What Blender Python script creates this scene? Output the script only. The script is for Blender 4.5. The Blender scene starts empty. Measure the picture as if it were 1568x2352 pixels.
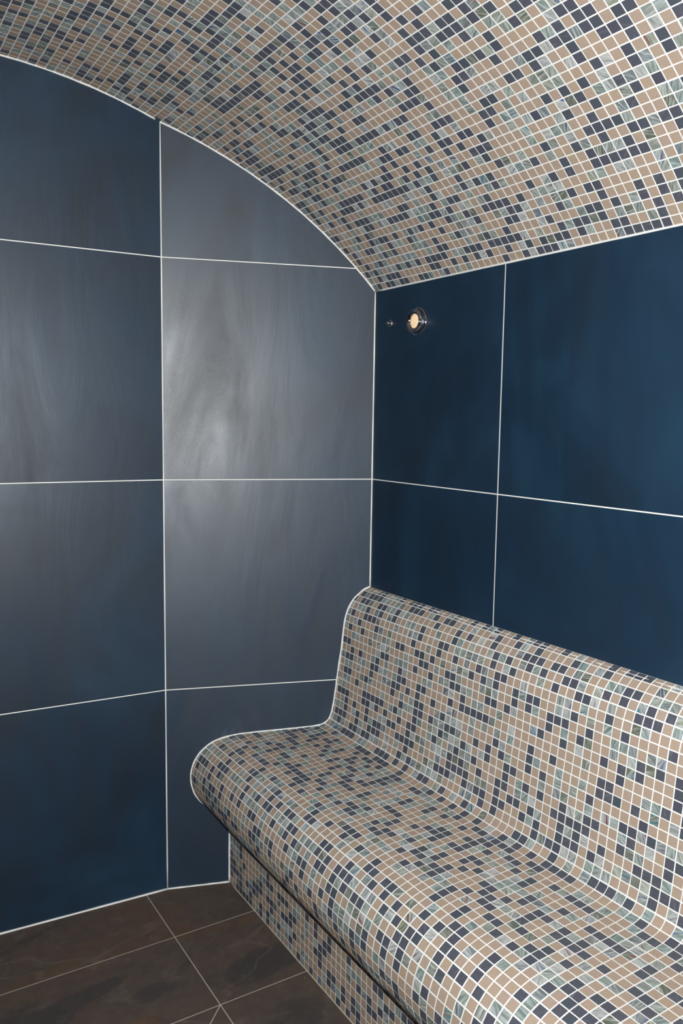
import bpy, bmesh, math, random
import numpy as np
from mathutils import Vector, Matrix

C = bpy.context.scene.collection
sc = bpy.context.scene
rng = np.random.default_rng(11)
random.seed(5)

# ------------------------------------------------------------------ camera
F_PX, PITCH, ROLL, YAW = 1896.55, -0.111075, 0.014036, 0.560219
CAM = Vector((-1.36139, -2.00459, 1.37178))
fw = Vector((math.sin(YAW) * math.cos(PITCH), math.cos(YAW) * math.cos(PITCH), math.sin(PITCH)))
rt = fw.cross(Vector((0, 0, 1))).normalized()
up = rt.cross(fw)
r2 = rt * math.cos(ROLL) + up * math.sin(ROLL)
u2 = -rt * math.sin(ROLL) + up * math.cos(ROLL)
cam_data = bpy.data.cameras.new('camera')
cam_data.sensor_fit = 'AUTO'
cam_data.sensor_width = 36.0
cam_data.lens = 36.0 * F_PX / 2352.0
cam_data.clip_start = 0.02
cam = bpy.data.objects.new('camera', cam_data)
C.objects.link(cam)
M = Matrix((r2, u2, -fw)).transposed().to_4x4()
M.translation = CAM
cam.matrix_world = M
sc.camera = cam

# ------------------------------------------------------------------ view, world, lights
sc.view_settings.view_transform = 'Standard'
sc.view_settings.look = 'None'
sc.view_settings.gamma = 1.0
sc.view_settings.use_curve_mapping = False
sc.view_settings.exposure = 0.0
world = bpy.data.worlds.new('world')
sc.world = world
world.use_nodes = True
world.node_tree.nodes['Background'].inputs[0].default_value = (0.8, 0.88, 1.0, 1)
world.node_tree.nodes['Background'].inputs[1].default_value = 0.0

# the flash of the hand-held camera, just beside its lens
fl = bpy.data.lights.new('camera_flash', 'SPOT')
fl.energy = 196.0
fl.spot_size = math.radians(150)
fl.spot_blend = 1.0
fl.color = (0.985, 1.0, 0.99)
fl.shadow_soft_size = 0.012
flo = bpy.data.objects.new('camera_flash', fl)
flo.location = CAM + u2 * 0.035 + r2 * 0.055
flo.rotation_euler = cam.matrix_world.to_euler()
C.objects.link(flo)

# ------------------------------------------------------------------ plan of the room (metres)
SX, SY = -0.56824, 0.18854          # where the two end walls meet
TH = -0.0525
LEFT_X = -2.10
BACK_Y = -2.75
SPRING = 1.7392                     # height of the vault on the right wall
DM = Vector((-SX, -SY, 0)).normalized()          # along the oblique end wall, seam -> corner
NM = Vector((DM.y, -DM.x, 0))                    # into the room
if NM.y > 0: NM = -NM
DL = Vector((-math.cos(TH), -math.sin(TH), 0))   # from the seam to the left
NL = Vector((-DL.y, DL.x, 0))
if NL.y > 0: NL = -NL
LEFT_Y = SY + (LEFT_X - SX) / DL.x * DL.y
PITCH_T = 0.0214

# ------------------------------------------------------------------ node helpers
def new_mat(name):
    m = bpy.data.materials.new(name); m.use_nodes = True
    nt = m.node_tree
    b = nt.nodes['Principled BSDF']
    return m, nt, b
def N(nt, kind, **kw):
    n = nt.nodes.new(kind)
    for k, v in kw.items(): setattr(n, k, v)
    return n
def link(nt, a, b): nt.links.new(a, b)
def val(nt, sock, v):
    if hasattr(v, 'is_output') or isinstance(v, bpy.types.NodeSocket): nt.links.new(v, sock)
    else: sock.default_value = v
def math_n(nt, op, a, b=None, c=None, clamp=False):
    n = N(nt, 'ShaderNodeMath', operation=op, use_clamp=clamp)
    val(nt, n.inputs[0], a)
    if b is not None: val(nt, n.inputs[1], b)
    if c is not None: val(nt, n.inputs[2], c)
    return n.outputs[0]
def mix(nt, f, a, b, blend='MIX'):
    n = N(nt, 'ShaderNodeMix', data_type='RGBA', blend_type=blend)
    val(nt, n.inputs[0], f)
    for s, v in ((n.inputs[6], a), (n.inputs[7], b)):
        if isinstance(v, tuple): s.default_value = (v[0], v[1], v[2], 1)
        else: nt.links.new(v, s)
    return n.outputs[2]
def ramp(nt, f, stops):
    n = N(nt, 'ShaderNodeValToRGB')
    while len(n.color_ramp.elements) < len(stops): n.color_ramp.elements.new(0.5)
    for e, (p, c) in zip(n.color_ramp.elements, stops):
        e.position = p; e.color = (c[0], c[1], c[2], 1) if isinstance(c, tuple) else (c, c, c, 1)
    val(nt, n.inputs[0], f)
    return n.outputs[0]
def noise(nt, vec, scale, detail=3, rough=0.5, dist=0.0, w=None):
    n = N(nt, 'ShaderNodeTexNoise')
    if w is not None:
        n.noise_dimensions = '4D'; val(nt, n.inputs['W'], w)
    link(nt, vec, n.inputs['Vector'])
    n.inputs['Scale'].default_value = scale; n.inputs['Detail'].default_value = detail
    n.inputs['Roughness'].default_value = rough; n.inputs['Distortion'].default_value = dist
    return n
def attr(nt, name):
    return N(nt, 'ShaderNodeAttribute', attribute_name=name)
def srgb(r, g, b):
    f = lambda v: (v / 255 / 12.92) if v / 255 <= 0.04045 else ((v / 255 + 0.055) / 1.055) ** 2.4
    return (f(r), f(g), f(b))

# ------------------------------------------------------------------ materials
def mat_grout(name, col, rough=0.75, bump=0.0003):
    m, nt, b = new_mat(name)
    tc = N(nt, 'ShaderNodeTexCoord')
    n1 = noise(nt, tc.outputs['Object'], 60, 4)
    c = mix(nt, math_n(nt, 'MULTIPLY', n1.outputs[0], 0.5), col, tuple(v * 0.8 for v in col))
    link(nt, c, b.inputs['Base Color'])
    b.inputs['Roughness'].default_value = rough
    n2 = noise(nt, tc.outputs['Object'], 500, 3)
    bp = N(nt, 'ShaderNodeBump'); bp.inputs['Strength'].default_value = 0.3; bp.inputs['Distance'].default_value = bump
    link(nt, n2.outputs[0], bp.inputs['Height']); link(nt, bp.outputs[0], b.inputs['Normal'])
    return m
G_WHITE = mat_grout('white grout', (0.80, 0.80, 0.78))
G_JOINT = mat_grout('panel joint grout', (0.86, 0.86, 0.82))
G_FLOOR = mat_grout('floor grout', (0.50, 0.44, 0.37))
SILICONE = mat_grout('white silicone', (0.86, 0.86, 0.84), 0.45)

def mat_panel():
    m, nt, b = new_mat('blue slate panel')
    tc = N(nt, 'ShaderNodeTexCoord')
    rnd = attr(nt, 'rnd').outputs['Fac']
    mp = N(nt, 'ShaderNodeMapping'); link(nt, tc.outputs['Object'], mp.inputs['Vector'])
    w = math_n(nt, 'MULTIPLY', rnd, 40.0)
    big = noise(nt, mp.outputs[0], 2.2, 3, 0.5, 1.2, w)
    st = N(nt, 'ShaderNodeMapping'); link(nt, tc.outputs['Object'], st.inputs['Vector'])
    st.inputs['Scale'].default_value = (1.0, 1.0, 0.30)
    wave = noise(nt, st.outputs[0], 6.5, 4, 0.5, 1.5, w)
    fine = noise(nt, tc.outputs['Object'], 260, 3, 0.6)
    fac = math_n(nt, 'ADD', math_n(nt, 'MULTIPLY', big.outputs[0], 0.6), math_n(nt, 'MULTIPLY', wave.outputs[0], 0.4))
    c = ramp(nt, fac, [(0.36, (0.0022, 0.0130, 0.029)), (0.5, (0.0048, 0.0225, 0.049)), (0.64, (0.010, 0.036, 0.069))])
    spk = ramp(nt, noise(nt, tc.outputs['Object'], 90, 2, 0.6).outputs[0], [(0.78, 0.0), (0.84, 1.0)])
    c = mix(nt, math_n(nt, 'MULTIPLY', spk, 0.25), c, (0.07, 0.09, 0.11))
    link(nt, c, b.inputs['Base Color'])
    r = math_n(nt, 'MULTIPLY_ADD', wave.outputs[0], -0.30, 0.67)
    r = math_n(nt, 'MULTIPLY_ADD', big.outputs[0], -0.10, r)
    r = math_n(nt, 'ADD', r, math_n(nt, 'MULTIPLY', math_n(nt, 'SUBTRACT', fine.outputs[0], 0.5), 0.08))
    link(nt, r, b.inputs['Roughness'])
    link(nt, math_n(nt, 'MULTIPLY', attr(nt, 'polish').outputs['Fac'], 0.95), b.inputs['Specular IOR Level'])
    bp = N(nt, 'ShaderNodeBump'); bp.inputs['Strength'].default_value = 0.28; bp.inputs['Distance'].default_value = 0.004
    h = math_n(nt, 'ADD', wave.outputs[0], math_n(nt, 'MULTIPLY', fine.outputs[0], 0.012))
    link(nt, h, bp.inputs['Height']); link(nt, bp.outputs[0], b.inputs['Normal'])
    return m
PANEL = mat_panel()

def mat_mosaic():
    m, nt, b = new_mat('mixed mosaic tesserae')
    cls = attr(nt, 'kind_of_tile').outputs['Fac']
    r1 = attr(nt, 'r1').outputs['Fac']; rr = attr(nt, 'r2').outputs['Fac']; r3 = attr(nt, 'r3').outputs['Fac']
    uv = N(nt, 'ShaderNodeUVMap'); uv.uv_map = 'tile'
    tc = N(nt, 'ShaderNodeTexCoord')
    # sandy tan tile
    gr = noise(nt, tc.outputs['Object'], 900, 3, 0.75)
    tan = mix(nt, r1, (0.392, 0.296, 0.225), (0.366, 0.280, 0.233))
    tan = mix(nt, math_n(nt, 'MULTIPLY', rr, 0.25), tan, (0.40, 0.30, 0.19))
    tan = mix(nt, ramp(nt, gr.outputs[0], [(0.38, 0.0), (0.62, 1.0)]), mix(nt, 0.35, tan, (0.18, 0.14, 0.12)), mix(nt, 0.3, tan, (0.55, 0.42, 0.32)))
    # rotated tile coordinates for the glass
    rot = N(nt, 'ShaderNodeVectorRotate', rotation_type='Z_AXIS')
    link(nt, uv.outputs[0], rot.inputs['Vector'])
    rot.inputs['Center'].default_value = (0.5, 0.5, 0)
    link(nt, math_n(nt, 'MULTIPLY', r1, 6.2832), rot.inputs['Angle'])
    wv = math_n(nt, 'MULTIPLY', r3, 80.0)
    warp = noise(nt, rot.outputs[0], 0.9, 2, 0.5, 0.0, wv)
    sub = N(nt, 'ShaderNodeVectorMath', operation='MULTIPLY_ADD')
    link(nt, warp.outputs['Color'], sub.inputs[0]); sub.inputs[1].default_value = (0.36, 0.36, 0); link(nt, rot.outputs[0], sub.inputs[2])
    strm = N(nt, 'ShaderNodeMapping'); link(nt, sub.outputs[0], strm.inputs['Vector'])
    strm.inputs['Scale'].default_value = (0.32, 3.3, 1)
    streak = noise(nt, strm.outputs[0], 1.5, 5, 0.64, 0.1, wv)
    streak2 = noise(nt, strm.outputs[0], 0.9, 2, 0.5, 0.2, math_n(nt, 'ADD', wv, 7.3))
    # dark slate tile
    dk = mix(nt, r1, (0.072, 0.073, 0.098), (0.064, 0.079, 0.095))
    dk = mix(nt, math_n(nt, 'MULTIPLY', rr, 0.6), dk, (0.090, 0.088, 0.112))
    dk = mix(nt, math_n(nt, 'MULTIPLY', ramp(nt, streak.outputs[0], [(0.52, 0.0), (0.72, 1.0)]), math_n(nt, 'MULTIPLY', rr, 0.55)), dk, (0.22, 0.23, 0.26))
    # swirled glass tile
    base = ramp(nt, rr, [(0.0, (0.12, 0.125, 0.09)), (0.18, (0.28, 0.31, 0.28)), (0.4, (0.20, 0.26, 0.25)),
                         (0.6, (0.44, 0.44, 0.43)), (0.78, (0.17, 0.20, 0.215)), (1.0, (0.34, 0.35, 0.29))])
    gl = mix(nt, ramp(nt, streak.outputs[0], [(0.33, 0.85), (0.50, 0.0)]), base, (0.085, 0.092, 0.085))
    gl = mix(nt, ramp(nt, streak.outputs[0], [(0.50, 0.0), (0.72, 0.9)]), gl, (0.55, 0.58, 0.57))
    acc = ramp(nt, r3, [(0.0, (0.02, 0.05, 0.22)), (0.3, (0.05, 0.20, 0.26)), (0.55, (0.24, 0.25, 0.10)),
                        (0.8, (0.04, 0.09, 0.30)), (0.95, (0.22, 0.04, 0.03)), (1.0, (0.22, 0.04, 0.03))])
    am = math_n(nt, 'MULTIPLY', ramp(nt, streak2.outputs[0], [(0.57, 0.0), (0.66, 1.0)]), ramp(nt, r1, [(0.35, 0.0), (0.6, 0.9)]))
    gl = mix(nt, am, gl, acc)
    isdark = math_n(nt, 'GREATER_THAN', cls, 0.5)
    isglass = math_n(nt, 'GREATER_THAN', cls, 1.5)
    col = mix(nt, isglass, mix(nt, isdark, tan, dk), gl)
    link(nt, col, b.inputs['Base Color'])
    rough = math_n(nt, 'MULTIPLY_ADD', isdark, -0.22, 0.60)
    rough = math_n(nt, 'MULTIPLY_ADD', isglass, -0.06, rough)
    link(nt, rough, b.inputs['Roughness'])
    b.inputs['Specular IOR Level'].default_value = 0.45
    bp = N(nt, 'ShaderNodeBump'); bp.inputs['Strength'].default_value = 0.12; bp.inputs['Distance'].default_value = 0.0006
    link(nt, noise(nt, tc.outputs['Object'], 160, 2, 0.5).outputs[0], bp.inputs['Height']); link(nt, bp.outputs[0], b.inputs['Normal'])
    return m
MOSAIC = mat_mosaic()

def mat_floor():
    m, nt, b = new_mat('brown slate floor tile')
    tc = N(nt, 'ShaderNodeTexCoord')
    w = math_n(nt, 'MULTIPLY', attr(nt, 'rnd').outputs['Fac'], 50.0)
    st = N(nt, 'ShaderNodeMapping'); link(nt, tc.outputs['Object'], st.inputs['Vector']); st.inputs['Scale'].default_value = (0.45, 1.3, 1)
    st.inputs['Rotation'].default_value = (0, 0, 0.15)
    big = noise(nt, st.outputs[0], 4.2, 5, 0.5, 0.5, w)
    med = noise(nt, tc.outputs['Object'], 30, 5, 0.65, 0.3, w)
    fine = noise(nt, tc.outputs['Object'], 420, 4, 0.8)
    c = ramp(nt, big.outputs[0], [(0.34, (0.074, 0.064, 0.062)), (0.40, (0.090, 0.072, 0.065)), (0.42, (0.128, 0.092, 0.074)),
                                  (0.55, (0.140, 0.098, 0.076)), (0.58, (0.160, 0.098, 0.062)), (0.68, (0.146, 0.102, 0.080))])
    c = mix(nt, ramp(nt, med.outputs[0], [(0.35, 0.35), (0.65, 0.0)]), c, (0.040, 0.035, 0.035))
    c = mix(nt, ramp(nt, fine.outputs[0], [(0.35, 0.65), (0.65, 0.0)]), c, (0.024, 0.021, 0.021))
    vein = noise(nt, st.outputs[0], 1.5, 4, 0.5, 0.2, math_n(nt, 'ADD', w, 3.0))
    vd = math_n(nt, 'ABSOLUTE', math_n(nt, 'SUBTRACT', vein.outputs[0], 0.5))
    c = mix(nt, ramp(nt, vd, [(0.0, 0.16), (0.0014, 0.0)]), c, (0.26, 0.21, 0.17))
    dust = noise(nt, tc.outputs['Object'], 14, 5, 0.75)
    c = mix(nt, ramp(nt, dust.outputs[0], [(0.56, 0.0), (0.8, 0.35)]), c, (0.22, 0.20, 0.19))
    sp = noise(nt, tc.outputs['Object'], 120, 1, 0.5)
    c = mix(nt, ramp(nt, sp.outputs[0], [(0.79, 0.0), (0.83, 0.6)]), c, (0.4, 0.38, 0.35))
    link(nt, c, b.inputs['Base Color'])
    b.inputs['Roughness'].default_value = 0.68
    b.inputs['Specular IOR Level'].default_value = 0.4
    bp = N(nt, 'ShaderNodeBump'); bp.inputs['Strength'].default_value = 0.5; bp.inputs['Distance'].default_value = 0.0016
    link(nt, math_n(nt, 'ADD', med.outputs[0], math_n(nt, 'MULTIPLY', fine.outputs[0], 0.3)), bp.inputs['Height']); link(nt, bp.outputs[0], b.inputs['Normal'])
    return m
FLOOR = mat_floor()

def mat_simple(name, col, rough, metal=0.0, emit=None, es=0.0):
    m, nt, b = new_mat(name)
    tc = N(nt, 'ShaderNodeTexCoord')
    n1 = noise(nt, tc.outputs['Object'], 120, 3)
    b.inputs['Base Color'].default_value = (*col, 1)
    link(nt, math_n(nt, 'MULTIPLY_ADD', n1.outputs[0], 0.06, rough), b.inputs['Roughness'])
    b.inputs['Metallic'].default_value = metal
    if emit:
        b.inputs['Emission Color'].default_value = (*emit, 1); b.inputs['Emission Strength'].default_value = es
    return m
CHROME = mat_simple('polished chrome', (0.50, 0.50, 0.53), 0.07, 1.0)
STEEL = mat_simple('dull steel', (0.45, 0.45, 0.47), 0.30, 1.0)
BLACK = mat_simple('black rubber', (0.012, 0.012, 0.014), 0.5)
DIODE = mat_simple('warm led chip', (0.85, 0.62, 0.30), 0.45, 0.0, (1.0, 0.62, 0.28), 0.35)
LAMP = mat_simple('warm lamp face', (0.80, 0.68, 0.55), 0.35, 0.0, (1.0, 0.72, 0.48), 0.26)

# ------------------------------------------------------------------ mesh helpers
def obj(name, me, mats, parent=None):
    o = bpy.data.objects.new(name, me)
    for m in mats: me.materials.append(m)
    C.objects.link(o)
    if parent is not None: o.parent = parent
    return o
def from_bm(bm, name):
    me = bpy.data.meshes.new(name); bm.to_mesh(me); bm.free(); return me
def struct(o):
    o['kind'] = 'structure'; return o
def tag(o, label, cat, group=None):
    o['label'] = label; o['category'] = cat
    if group: o['group'] = group
    return o

def panels_mesh(name, org, du, dn, rects, z_up=True, gap=0.0028, thick=0.012, bev=0.0006, backing=None, mats=(None, None), polish=1.0):
    """slabs on a plane: rects (u0,u1,v0,v1); dn points into the room; grout backing lies just under the slab faces"""
    dv = Vector((0, 0, 1)) if z_up else Vector((0, 1, 0))
    verts, faces, midx, rnd = [], [], [], []
    P = lambda u, v, n: tuple(org + du * u + dv * v + dn * n)
    def quad(f, mi, r): faces.append(f); midx.append(mi); rnd.append(r)
    for (a, b_, c, d) in rects:
        g = gap / 2; r = float(rng.random()); k = len(verts)
        for (e, n) in ((g, -thick), (g, -bev), (g + bev, 0.0)):
            verts += [P(a + e, c + e, n), P(b_ - e, c + e, n), P(b_ - e, d - e, n), P(a + e, d - e, n)]
        for L in (0, 4):
            for i in range(4):
                j = (i + 1) % 4
                quad((k + L + i, k + L + j, k + L + 4 + j, k + L + 4 + i), 0, r)
        quad((k + 8, k + 9, k + 10, k + 11), 0, r)
    a, b_, c, d = backing
    k = len(verts)
    for n in (-0.0007, -0.06):
        verts += [P(a, c, n), P(b_, c, n), P(b_, d, n), P(a, d, n)]
    quad((k, k + 1, k + 2, k + 3), 1, 0.0); quad((k + 7, k + 6, k + 5, k + 4), 1, 0.0)
    for i in range(4):
        j = (i + 1) % 4; quad((k + i, k + 4 + i, k + 4 + j, k + j), 1, 0.0)
    me = bpy.data.meshes.new(name); me.from_pydata(verts, [], faces)
    me.materials.append(mats[0]); me.materials.append(mats[1])
    me.polygons.foreach_set('material_index', midx)
    at = me.attributes.new('rnd', 'FLOAT', 'FACE'); at.data.foreach_set('value', rnd)
    at = me.attributes.new('polish', 'FLOAT', 'FACE'); at.data.foreach_set('value', [polish * (0.95 + 0.1 * q) for q in rnd])
    bm = bmesh.new(); bm.from_mesh(me); bmesh.ops.recalc_face_normals(bm, faces=bm.faces); bm.to_mesh(me); bm.free()
    o = bpy.data.objects.new(name, me); C.objects.link(o)
    return o

def tube_mesh(name, pts, r, seg=8, closed=False):
    bm = bmesh.new(); n = len(pts); rings = []
    pts = [Vector(p) for p in pts]
    up0 = None
    for i, p in enumerate(pts):
        t = (pts[min(i + 1, n - 1)] - pts[max(i - 1, 0)]).normalized()
        if up0 is None:
            up0 = t.orthogonal().normalized()
        up0 = (up0 - t * up0.dot(t)).normalized(); s = t.cross(up0)
        wob = 1 + 0.10 * math.sin(i * 1.7) * (n > 6) + 0.06 * math.sin(i * 0.61)* (n > 6)
        rings.append([bm.verts.new(p + (up0 * math.cos(a) + s * math.sin(a)) * r * wob) for a in [2 * math.pi * k / seg for k in range(seg)]])
    for i in range(n - 1):
        for k in range(seg):
            bm.faces.new((rings[i][k], rings[i][(k + 1) % seg], rings[i + 1][(k + 1) % seg], rings[i + 1][k]))
    bm.faces.new(rings[0][::-1]); bm.faces.new(rings[-1])
    for f in bm.faces: f.smooth = True
    bmesh.ops.recalc_face_normals(bm, faces=bm.faces)
    return from_bm(bm, name)

# ------------------------------------------------------------------ vault and bench profiles (x, z)
VC = (-1.045, 0.885); 
VR = math.hypot(0 - VC[0], SPRING - VC[1])
A0 = math.atan2(SPRING - VC[1], 0 - VC[0])
def vault_pt(s):
    a = A0 + s / VR
    return VC[0] + VR * math.cos(a), VC[1] + VR * math.sin(a)
VAULT_LEN = VR * (math.pi - 2 * A0)

BENCH = [(0.000, 0.878), (-0.014, 0.873), (-0.028, 0.862), (-0.050, 0.839), (-0.066, 0.804), (-0.074, 0.763), (-0.080, 0.699), (-0.0865, 0.65),
         (-0.0925, 0.600), (-0.0965, 0.565), (-0.101, 0.530), (-0.108, 0.496), (-0.117, 0.477), (-0.133, 0.4655), (-0.160, 0.461), (-0.200, 0.4592), (-0.240, 0.458),
         (-0.318, 0.456), (-0.365, 0.454), (-0.407, 0.448), (-0.441, 0.4365), (-0.468, 0.417), (-0.487, 0.392), (-0.498, 0.364), (-0.502, 0.338),
         (-0.499, 0.309), (-0.489, 0.280), (-0.470, 0.255), (-0.444, 0.240), (-0.415, 0.234), (-0.396, 0.232)]
def catmull(P, n=8):
    out = []
    for i in range(len(P) - 1):
        p0 = P[max(i - 1, 0)]; p1 = P[i]; p2 = P[i + 1]; p3 = P[min(i + 2, len(P) - 1)]
        for k in range(n):
            t = k / n
            out.append(tuple(0.5 * (2 * p1[j] + (p2[j] - p0[j]) * t + (2 * p0[j] - 5 * p1[j] + 4 * p2[j] - p3[j]) * t * t + (-p0[j] + 3 * p1[j] - 3 * p2[j] + p3[j]) * t ** 3) for j in (0, 1)))
    out.append(P[-1]); return out
class Profile:
    def __init__(s, pts, smooth=True):
        s.p = np.array(pts, float)
        d = np.hypot(*(s.p[1:] - s.p[:-1]).T)
        s.s = np.concatenate([[0], np.cumsum(d)]); s.len = float(s.s[-1])
    def at(s, t):
        return np.array([np.interp(t, s.s, s.p[:, 0]), np.interp(t, s.s, s.p[:, 1])])
    def nrm(s, t, side, e=0.006):
        a = s.at(max(t - e, 0)); b = s.at(min(t + e, s.len)); d = (b - a) / np.linalg.norm(b - a)
        return np.array([-d[1], d[0]]) * side

def tile_class():
    v = rng.random()
    return 0 if v < 0.44 else (1 if v < 0.74 else 2)

def mosaic_mesh(name, prof, side, s0, s1, y0, y1, thick, relief=0.0009, joint=0.0024, row0=None, clip=True, wonky=1.0):
    """tesserae and their grout on a profile (x,z) swept along y; side = +-1 picks the face that looks into the room"""
    V, Fc, mi, cl, a1, a2, a3, UV = [], [], [], [], [], [], [], []
    P = PITCH_T
    row0 = s0 if row0 is None else row0
    k0 = int(math.floor((s0 - row0) / P + 1e-6)); k1 = int(math.ceil((s1 - row0) / P - 1e-6))
    j0 = int(math.floor(y0 / P)); j1 = int(math.ceil(y1 / P))
    g = joint / 2
    sheet = {}
    def off(a, b):
        if (a, b) not in sheet: sheet[(a, b)] = (rng.normal(0, 0.00022 * wonky), rng.normal(0, 0.00022 * wonky))
        return sheet[(a, b)]
    for k in range(k0, k1):
        sa, sb = max(row0 + k * P, s0), min(row0 + (k + 1) * P, s1)
        if sb - sa < 0.004: continue
        for j in range(j0, j1):
            so, yo = off(k // 12, j // 15)
            ta = max(sa + g + so + rng.normal(0, 0.00012), s0 + 0.0004); tb = min(sb - g + so + rng.normal(0, 0.00012), s1 - 0.0004)
            ya = max(j * P + g + yo + rng.normal(0, 0.00014), y0 + 0.0004); yb = min((j + 1) * P - g + yo + rng.normal(0, 0.00014), y1 - 0.0004)
            if yb - ya < 0.002 or tb - ta < 0.002: continue
            tl = rng.normal(0, 0.00010 * wonky, 4)
            base = len(V)
            pa, pb = prof.at(ta), prof.at(tb); na, nb = prof.nrm(ta, side), prof.nrm(tb, side)
            for lev in (0, 1):
                e = 0.00035 if lev else 0.0
                for q, (pp, nn, yy) in enumerate(((pa, na, ya), (pa, na, yb), (pb, nb, yb), (pb, nb, ya))):
                    h = (relief + tl[q]) if lev else -0.0012
                    tt = (pb - pa) / max(np.linalg.norm(pb - pa), 1e-9)
                    o = pp + nn * h + tt * (e if q < 2 else -e)
                    V.append((o[0], yy + (e if q in (0, 3) else -e), o[1]))
            c = tile_class(); r = rng.random(3)
            fs = [(4, 5, 6, 7)] + [(i, (i + 1) % 4, 4 + (i + 1) % 4, 4 + i) for i in range(4)]
            uvq = {0: (0, 0), 1: (1, 0), 2: (1, 1), 3: (0, 1)}
            for f in fs:
                Fc.append(tuple(base + i for i in f)); mi.append(0); cl.append(c); a1.append(r[0]); a2.append(r[1]); a3.append(r[2])
                UV += [uvq[i % 4] for i in f]
    # grout body: front skin, back skin, closed ends
    ns = max(2, int((s1 - s0) / 0.006)); ts = np.linspace(s0, s1, ns + 1)
    base = len(V)
    ys = [y0, y1]
    for t in ts:
        p = prof.at(t); n = prof.nrm(t, side)
        for yy in ys:
            V.append((p[0], yy, p[1]))
        for yy in ys:
            q = p - n * thick; V.append((min(q[0], -0.0004) if max(prof.p[:, 0]) < 0.01 and max(prof.p[:, 1]) < 1.0 else q[0], yy, q[1]))
    def gf(*f):
        Fc.append(tuple(f)); mi.append(1); cl.append(0); a1.append(0); a2.append(0); a3.append(0); UV.extend([(0, 0)] * len(f))
    for i in range(ns):
        a = base + 4 * i; b = a + 4
        gf(a, a + 1, b + 1, b); gf(a + 2, b + 2, b + 3, a + 3); gf(a, b, b + 2, a + 2); gf(a + 1, a + 3, b + 3, b + 1)
    gf(base, base + 2, base + 3, base + 1); e = base + 4 * ns; gf(e, e + 1, e + 3, e + 2)
    me = bpy.data.meshes.new(name); me.from_pydata(V, [], Fc)
    me.polygons.foreach_set('material_index', mi)
    for nm, arr in (('kind_of_tile', cl), ('r1', a1), ('r2', a2), ('r3', a3)):
        at = me.attributes.new(nm, 'FLOAT', 'FACE'); at.data.foreach_set('value', np.array(arr, dtype=np.float32))
    uvl = me.uv_layers.new(name='tile'); uvl.data.foreach_set('uv', np.array(UV, dtype=np.float32).ravel())
    bm = bmesh.new(); bm.from_mesh(me)
    if clip:
        for nrm in ((NM, Vector((0, 0, 0))), (NL, Vector((SX, SY, 0)))):
            bmesh.ops.bisect_plane(bm, geom=bm.verts[:] + bm.edges[:] + bm.faces[:], plane_co=nrm[1] + nrm[0] * 0.0006, plane_no=nrm[0], clear_inner=True)
    bmesh.ops.recalc_face_normals(bm, faces=bm.faces)
    bm.to_mesh(me); bm.free()
    return me

# ------------------------------------------------------------------ walls
rows = [0.0, 0.6, 1.2, 1.8, 2.4]
def rects(us, vs): return [(a, b, c, d) for a, b in zip(us[:-1], us[1:]) for c, d in zip(vs[:-1], vs[1:])]
LM = math.hypot(SX, SY)
o = panels_mesh('wall_far', Vector((SX, SY, 0)), DM, NM, rects([0, LM], rows), backing=(0, LM, 0, 2.4), mats=(PANEL, G_JOINT)); struct(o)
LL = (Vector((LEFT_X, LEFT_Y, 0)) - Vector((SX, SY, 0))).length
o = panels_mesh('wall_far_left', Vector((SX, SY, 0)), DL, NL, rects([0, 0.6, 1.2, LL], rows), backing=(0, LL, 0, 2.4), mats=(PANEL, G_JOINT), polish=0.66); struct(o)
JR = -0.5350
o = panels_mesh('wall_right', Vector((0, 0, 0)), Vector((0, -1, 0)), Vector((-1, 0, 0)), rects([0, -JR, -JR + 0.6, -JR + 1.2, -JR + 1.8, -BACK_Y], rows[:4]),
                backing=(0, -BACK_Y, 0, 1.8), mats=(PANEL, G_JOINT), polish=0.75); struct(o)
o = panels_mesh('wall_left', Vector((LEFT_X, BACK_Y, 0)), Vector((0, 1, 0)), Vector((1, 0, 0)), rects([0, 0.55, 1.15, 1.75, 2.35, LEFT_Y - BACK_Y], rows[:4]),
                backing=(0, LEFT_Y - BACK_Y, 0, 1.8), mats=(PANEL, G_JOINT)); struct(o)
o = panels_mesh('wall_back', Vector((LEFT_X, BACK_Y, 0)), Vector((1, 0, 0)), Vector((0, 1, 0)), rects([0, 0.3, 0.9, 1.5, -LEFT_X], rows),
                backing=(0, -LEFT_X, 0, 2.4), mats=(PANEL, G_JOINT)); struct(o)

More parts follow.
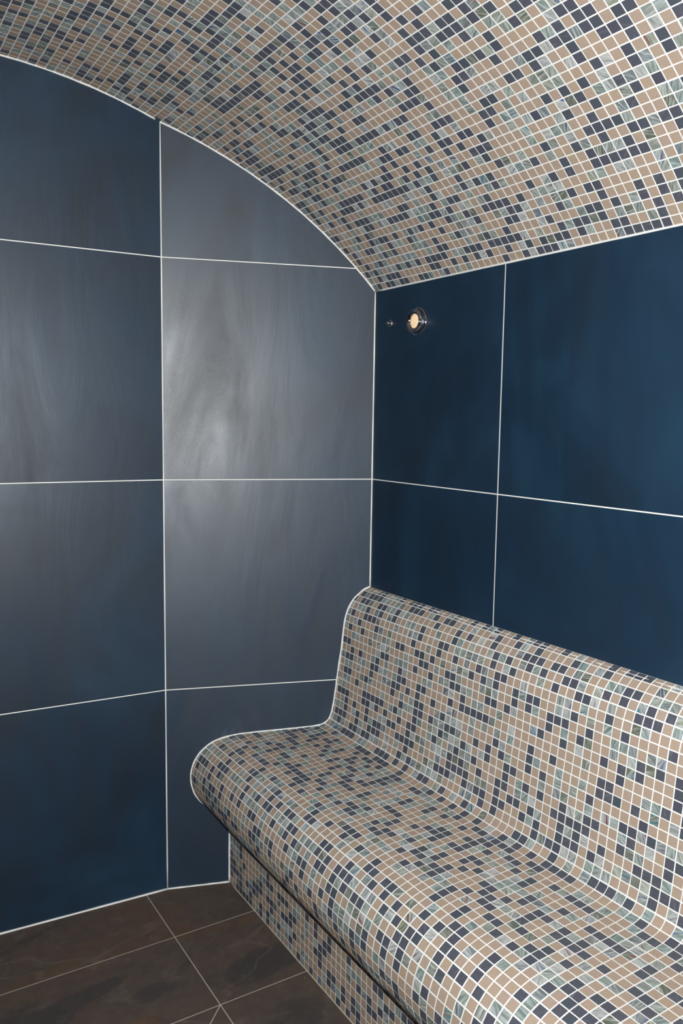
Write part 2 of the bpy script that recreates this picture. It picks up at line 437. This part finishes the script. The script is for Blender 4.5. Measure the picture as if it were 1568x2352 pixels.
# ------------------------------------------------------------------ floor
FX, FY1, FY2 = -0.6310, -0.0368, -0.3348
XP = -0.3960
def floor_mesh():
    polys = []
    xs = [XP + 0.06, FX, FX - 0.6, FX - 1.2, LEFT_X]
    # two laid rows by the end wall, cut to the wall line
    for a, b in zip(xs[:-1], xs[1:]):
        polys.append([(a, FY1), (b, FY1), (b, 0.36), (a, 0.36)])
        polys.append([(a, FY2), (b, FY2), (b, FY1), (a, FY1)])
    # strip along the bench
    y = FY2
    while y > BACK_Y:
        y2 = max(y - 0.298, BACK_Y)
        polys.append([(xs[0], y2), (FX, y2), (FX, y), (xs[0], y)]); y = y2
    # four-way fall towards the floor drain: diagonal cuts
    x1, y1 = FX - 0.9, FY2 - 0.9
    cx, cy = (FX + x1) / 2, (FY2 + y1) / 2
    q = [(FX, FY2), (x1, FY2), (x1, y1), (FX, y1)]
    for i in range(4):
        polys.append([q[i], q[(i + 1) % 4], (cx, cy)])
    polys.append([(x1, FY2), (LEFT_X, FY2), (LEFT_X, y1), (x1, y1)])
    y = y1
    while y > BACK_Y:
        y2 = max(y - 0.298, BACK_Y)
        for a, b in zip(xs[1:-1], xs[2:]): polys.append([(a, y2), (b, y2), (b, y), (a, y)])
        y = y2
    bm = bmesh.new(); lay = bm.faces.layers.float.new('rnd')
    for pl in polys:
        vs = [Vector((x, yy, 0)) for x, yy in pl]
        area = sum(vs[i].x * vs[(i + 1) % len(vs)].y - vs[(i + 1) % len(vs)].x * vs[i].y for i in range(len(vs)))
        if area < 0: vs.reverse()
        # cut back to the end walls
        for nn, oo in ((NM, Vector((0, 0, 0))), (NL, Vector((SX, SY, 0)))):
            out = []
            for i in range(len(vs)):
                a, b = vs[i], vs[(i + 1) % len(vs)]
                da = (a - oo).dot(nn) - 0.002; db = (b - oo).dot(nn) - 0.002
                if da >= 0: out.append(a)
                if da * db < 0: out.append(a + (b - a) * (da / (da - db)))
            vs = out
            if len(vs) < 3: break
        if len(vs) < 3: continue
        r = random.random(); m = len(vs)
        def inset(d, z):
            res = []
            for i in range(m):
                p0, p1, p2 = vs[i - 1], vs[i], vs[(i + 1) % m]
                e1 = (p1 - p0).normalized(); e2 = (p2 - p1).normalized()
                n1 = Vector((-e1.y, e1.x, 0)); n2 = Vector((-e2.y, e2.x, 0))
                k = 1 + n1.dot(n2)
                q = p1 + (n1 + n2) * (d / max(k, 0.25))
                res.append(bm.verts.new((q.x, q.y, z)))
            return res
        r0 = inset(0.0010, -0.010); r1 = inset(0.0010, -0.0008); r2_ = inset(0.0017, 0.0)
        fs = [bm.faces.new(r2_)]
        for A, B in ((r0, r1), (r1, r2_)):
            for i in range(m): fs.append(bm.faces.new((A[i], A[(i + 1) % m], B[(i + 1) % m], B[i])))
        for f in fs: f[lay] = r; f.material_index = 0
    # grout bed
    x0, x1b, y0, y1b = LEFT_X, XP + 0.06, BACK_Y, 0.30
    v = [bm.verts.new(p) for p in ((x0, y0, -0.0006), (x1b, y0, -0.0006), (x1b, 0.13, -0.0006), (SX, SY, -0.0006), (x0, LEFT_Y, -0.0006),
                                   (x0, y0, -0.05), (x1b, y0, -0.05), (x1b, 0.13, -0.05), (SX, SY, -0.05), (x0, LEFT_Y, -0.05))]
    fs = [bm.faces.new(v[:5]), bm.faces.new(v[5:][::-1])] + [bm.faces.new((v[i], v[5 + i], v[5 + (i + 1) % 5], v[(i + 1) % 5])) for i in range(5)]
    for f in fs: f.material_index = 1
    bmesh.ops.recalc_face_normals(bm, faces=bm.faces)
    return from_bm(bm, 'floor')
struct(obj('floor', floor_mesh(), [FLOOR, G_FLOOR]))

# ------------------------------------------------------------------ ceiling vault
vp = Profile([vault_pt(s) for s in np.linspace(0, VAULT_LEN, 260)])
me = mosaic_mesh('ceiling', vp, 1, 0.0, VAULT_LEN, BACK_Y, 0.30, 0.05)
struct(obj('ceiling', me, [MOSAIC, G_WHITE]))

# ------------------------------------------------------------------ heated bench
bench = bpy.data.objects.new('tiled_bench', None); C.objects.link(bench); bench.location = (-0.2, -1.3, 0)
tag(bench, 'built-in mosaic bench in tan, slate and swirled glass against the right wall', 'bench')
def child(o):
    o.parent = bench; o.matrix_parent_inverse = Matrix.Translation(bench.location).inverted(); return o
bp_ = Profile(catmull(BENCH, 10))
i_valley = int(np.argmin(np.hypot(bp_.p[:, 0] + 0.113, bp_.p[:, 1] - 0.483)))
s_valley = round(bp_.s[i_valley] / PITCH_T) * PITCH_T
me = mosaic_mesh('backrest', bp_, -1, 0.0, s_valley, BACK_Y, 0.20, 0.02); child(obj('backrest', me, [MOSAIC, G_WHITE]))
me = mosaic_mesh('seat', bp_, -1, s_valley, bp_.len, BACK_Y, 0.20, 0.02, row0=0.0); child(obj('seat', me, [MOSAIC, G_WHITE]))
pp = Profile([(XP, 0.236), (XP, 0.0)])
me = mosaic_mesh('plinth', pp, -1, 0.0, pp.len, BACK_Y, 0.20, 0.02); child(obj('plinth', me, [MOSAIC, G_WHITE]))

# ------------------------------------------------------------------ silicone beads
def on_m(x, z, d=0.0012):
    y = x / DM.x * DM.y
    return Vector((x, y, z)) + NM * d
def on_l(x, z, d=0.0012):
    y = SY + (x - SX) / DL.x * DL.y
    return Vector((x, y, z)) + NL * d
pts = [on_m(p[0], p[1]) + Vector((-bp_.nrm(s, -1)[0], 0, -bp_.nrm(s, -1)[1])) * -0.001 for p, s in zip(bp_.p[::3], bp_.s[::3])]
child(obj('silicone_bead', tube_mesh('silicone_bead', pts, 0.0027), [SILICONE]))
child(obj('plinth_bead', tube_mesh('plinth_bead', [on_m(XP - 0.001, z) for z in np.linspace(0.0, 0.235, 12)], 0.0034), [SILICONE]))
def trim(i, pts, r, mat=SILICONE):
    struct(obj('trim_%d' % i, tube_mesh('trim', pts, r), [mat]))
arc = [vault_pt(s) for s in np.linspace(0.0, VAULT_LEN, 150)]
trim(1, [on_m(x, z - 0.001) for x, z in arc if x > SX] + [on_m(SX, np.interp(-SX, [-a[0] for a in arc], [a[1] for a in arc]) - 0.001)], 0.0030)
trim(2, [on_l(x, z - 0.001) for x, z in arc if x <= SX and x > LEFT_X], 0.0030)
trim(3, [(-0.0012, y, SPRING - 0.0005) for y in np.linspace(0.0, BACK_Y, 60)], 0.0026)
trim(4, [(-0.0008, -0.0012, z) for z in np.linspace(0.876, SPRING, 30)], 0.0024)
trim(5, [on_m(SX, z, 0.0002) for z in np.linspace(0.0, 2.152, 30)], 0.0020)
trim(6, [on_m(x, 0.0006) for x in np.linspace(XP, SX, 16)], 0.0030)
trim(7, [on_l(x, 0.0006) for x in np.linspace(SX, LEFT_X, 40)], 0.0034)
trim(8, [(XP - 0.001, y, 0.0004) for y in np.linspace(0.12, BACK_Y, 90)], 0.0020, G_FLOOR)

# ------------------------------------------------------------------ wall lamp and sensor on the right wall
def lathe(name, prof, seg=48, smooth=True):
    """prof: (distance from wall, radius); axis is -x"""
    bm = bmesh.new(); rings = []
    for d, r in prof:
        if r < 1e-6: rings.append([bm.verts.new((-d, 0, 0))])
        else: rings.append([bm.verts.new((-d, r * math.cos(a), r * math.sin(a))) for a in [2 * math.pi * k / seg for k in range(seg)]])
    for A, B in zip(rings[:-1], rings[1:]):
        for k in range(seg):
            a = A[k % len(A)]; a2 = A[(k + 1) % len(A)]; b = B[k % len(B)]; b2 = B[(k + 1) % len(B)]
            vs = []
            for v in (a, a2, b2, b):
                if v not in vs: vs.append(v)
            if len(vs) > 2: bm.faces.new(vs)
    for f in bm.faces: f.smooth = smooth
    bmesh.ops.recalc_face_normals(bm, faces=bm.faces)
    return from_bm(bm, name)
lamp = bpy.data.objects.new('wall_spotlight', None); C.objects.link(lamp); lamp.location = (-0.0, -0.205, 1.636)
tag(lamp, 'round chrome recessed spotlight with a warm lit face on the blue right wall', 'wall lamp')
def lc(o, mats=None): o.parent = lamp; return o
obj('wall_flange', lathe('wall_flange', [(0.0, 0.0375), (0.0022, 0.0375), (0.0038, 0.036), (0.0045, 0.031), (0.0045, 0.026), (0.0, 0.026)]), [CHROME], lamp)
obj('bezel', lathe('bezel', [(0.001, 0.033), (0.012, 0.0325), (0.0165, 0.031), (0.018, 0.029), (0.0175, 0.0268), (0.0145, 0.0225), (0.013, 0.0215), (0.010, 0.0212), (0.001, 0.0212)]), [CHROME], lamp)
obj('retaining_ring', lathe('retaining_ring', [(0.0095, 0.0212), (0.0135, 0.0210), (0.0142, 0.0203), (0.0138, 0.0194), (0.0095, 0.0192)]), [CHROME], lamp)
face = obj('lamp_face', lathe('lamp_face', [(0.0112, 0.0), (0.0112, 0.010), (0.0110, 0.0192), (0.009, 0.0194), (0.009, 0.0)]), [LAMP], lamp)
# the ring of small leds behind the glass
bm = bmesh.new()
for rad, cnt in ((0.0, 1), (0.0055, 6), (0.0108, 12), (0.0158, 18)):
    for k in range(cnt):
        a = 2 * math.pi * k / cnt + rad * 90
        y, z = rad * math.cos(a), rad * math.sin(a)
        r = bmesh.ops.create_icosphere(bm, subdivisions=1, radius=0.0019)
        for v in r['verts']: v.co = Vector((v.co.x * 0.5 - 0.0114, v.co.y + y, v.co.z + z))
d = obj('diode_cluster', from_bm(bm, 'diode_cluster'), [DIODE], face)

sens = bpy.data.objects.new('temperature_sensor', None); C.objects.link(sens); sens.location = (-0.0, -0.078, 1.642)
tag(sens, 'tiny bright metal sensor knob on the blue wall beside the chrome spotlight', 'sensor')
obj('sensor_collar', lathe('sensor_collar', [(0.0, 0.0105), (0.002, 0.0103), (0.0036, 0.0085), (0.0036, 0.0)], 24), [STEEL], sens)
obj('sensor_tip', lathe('sensor_tip', [(0.003, 0.0060), (0.009, 0.0060), (0.0120, 0.0048), (0.0135, 0.0026), (0.0140, 0.0)], 24), [CHROME], sens)
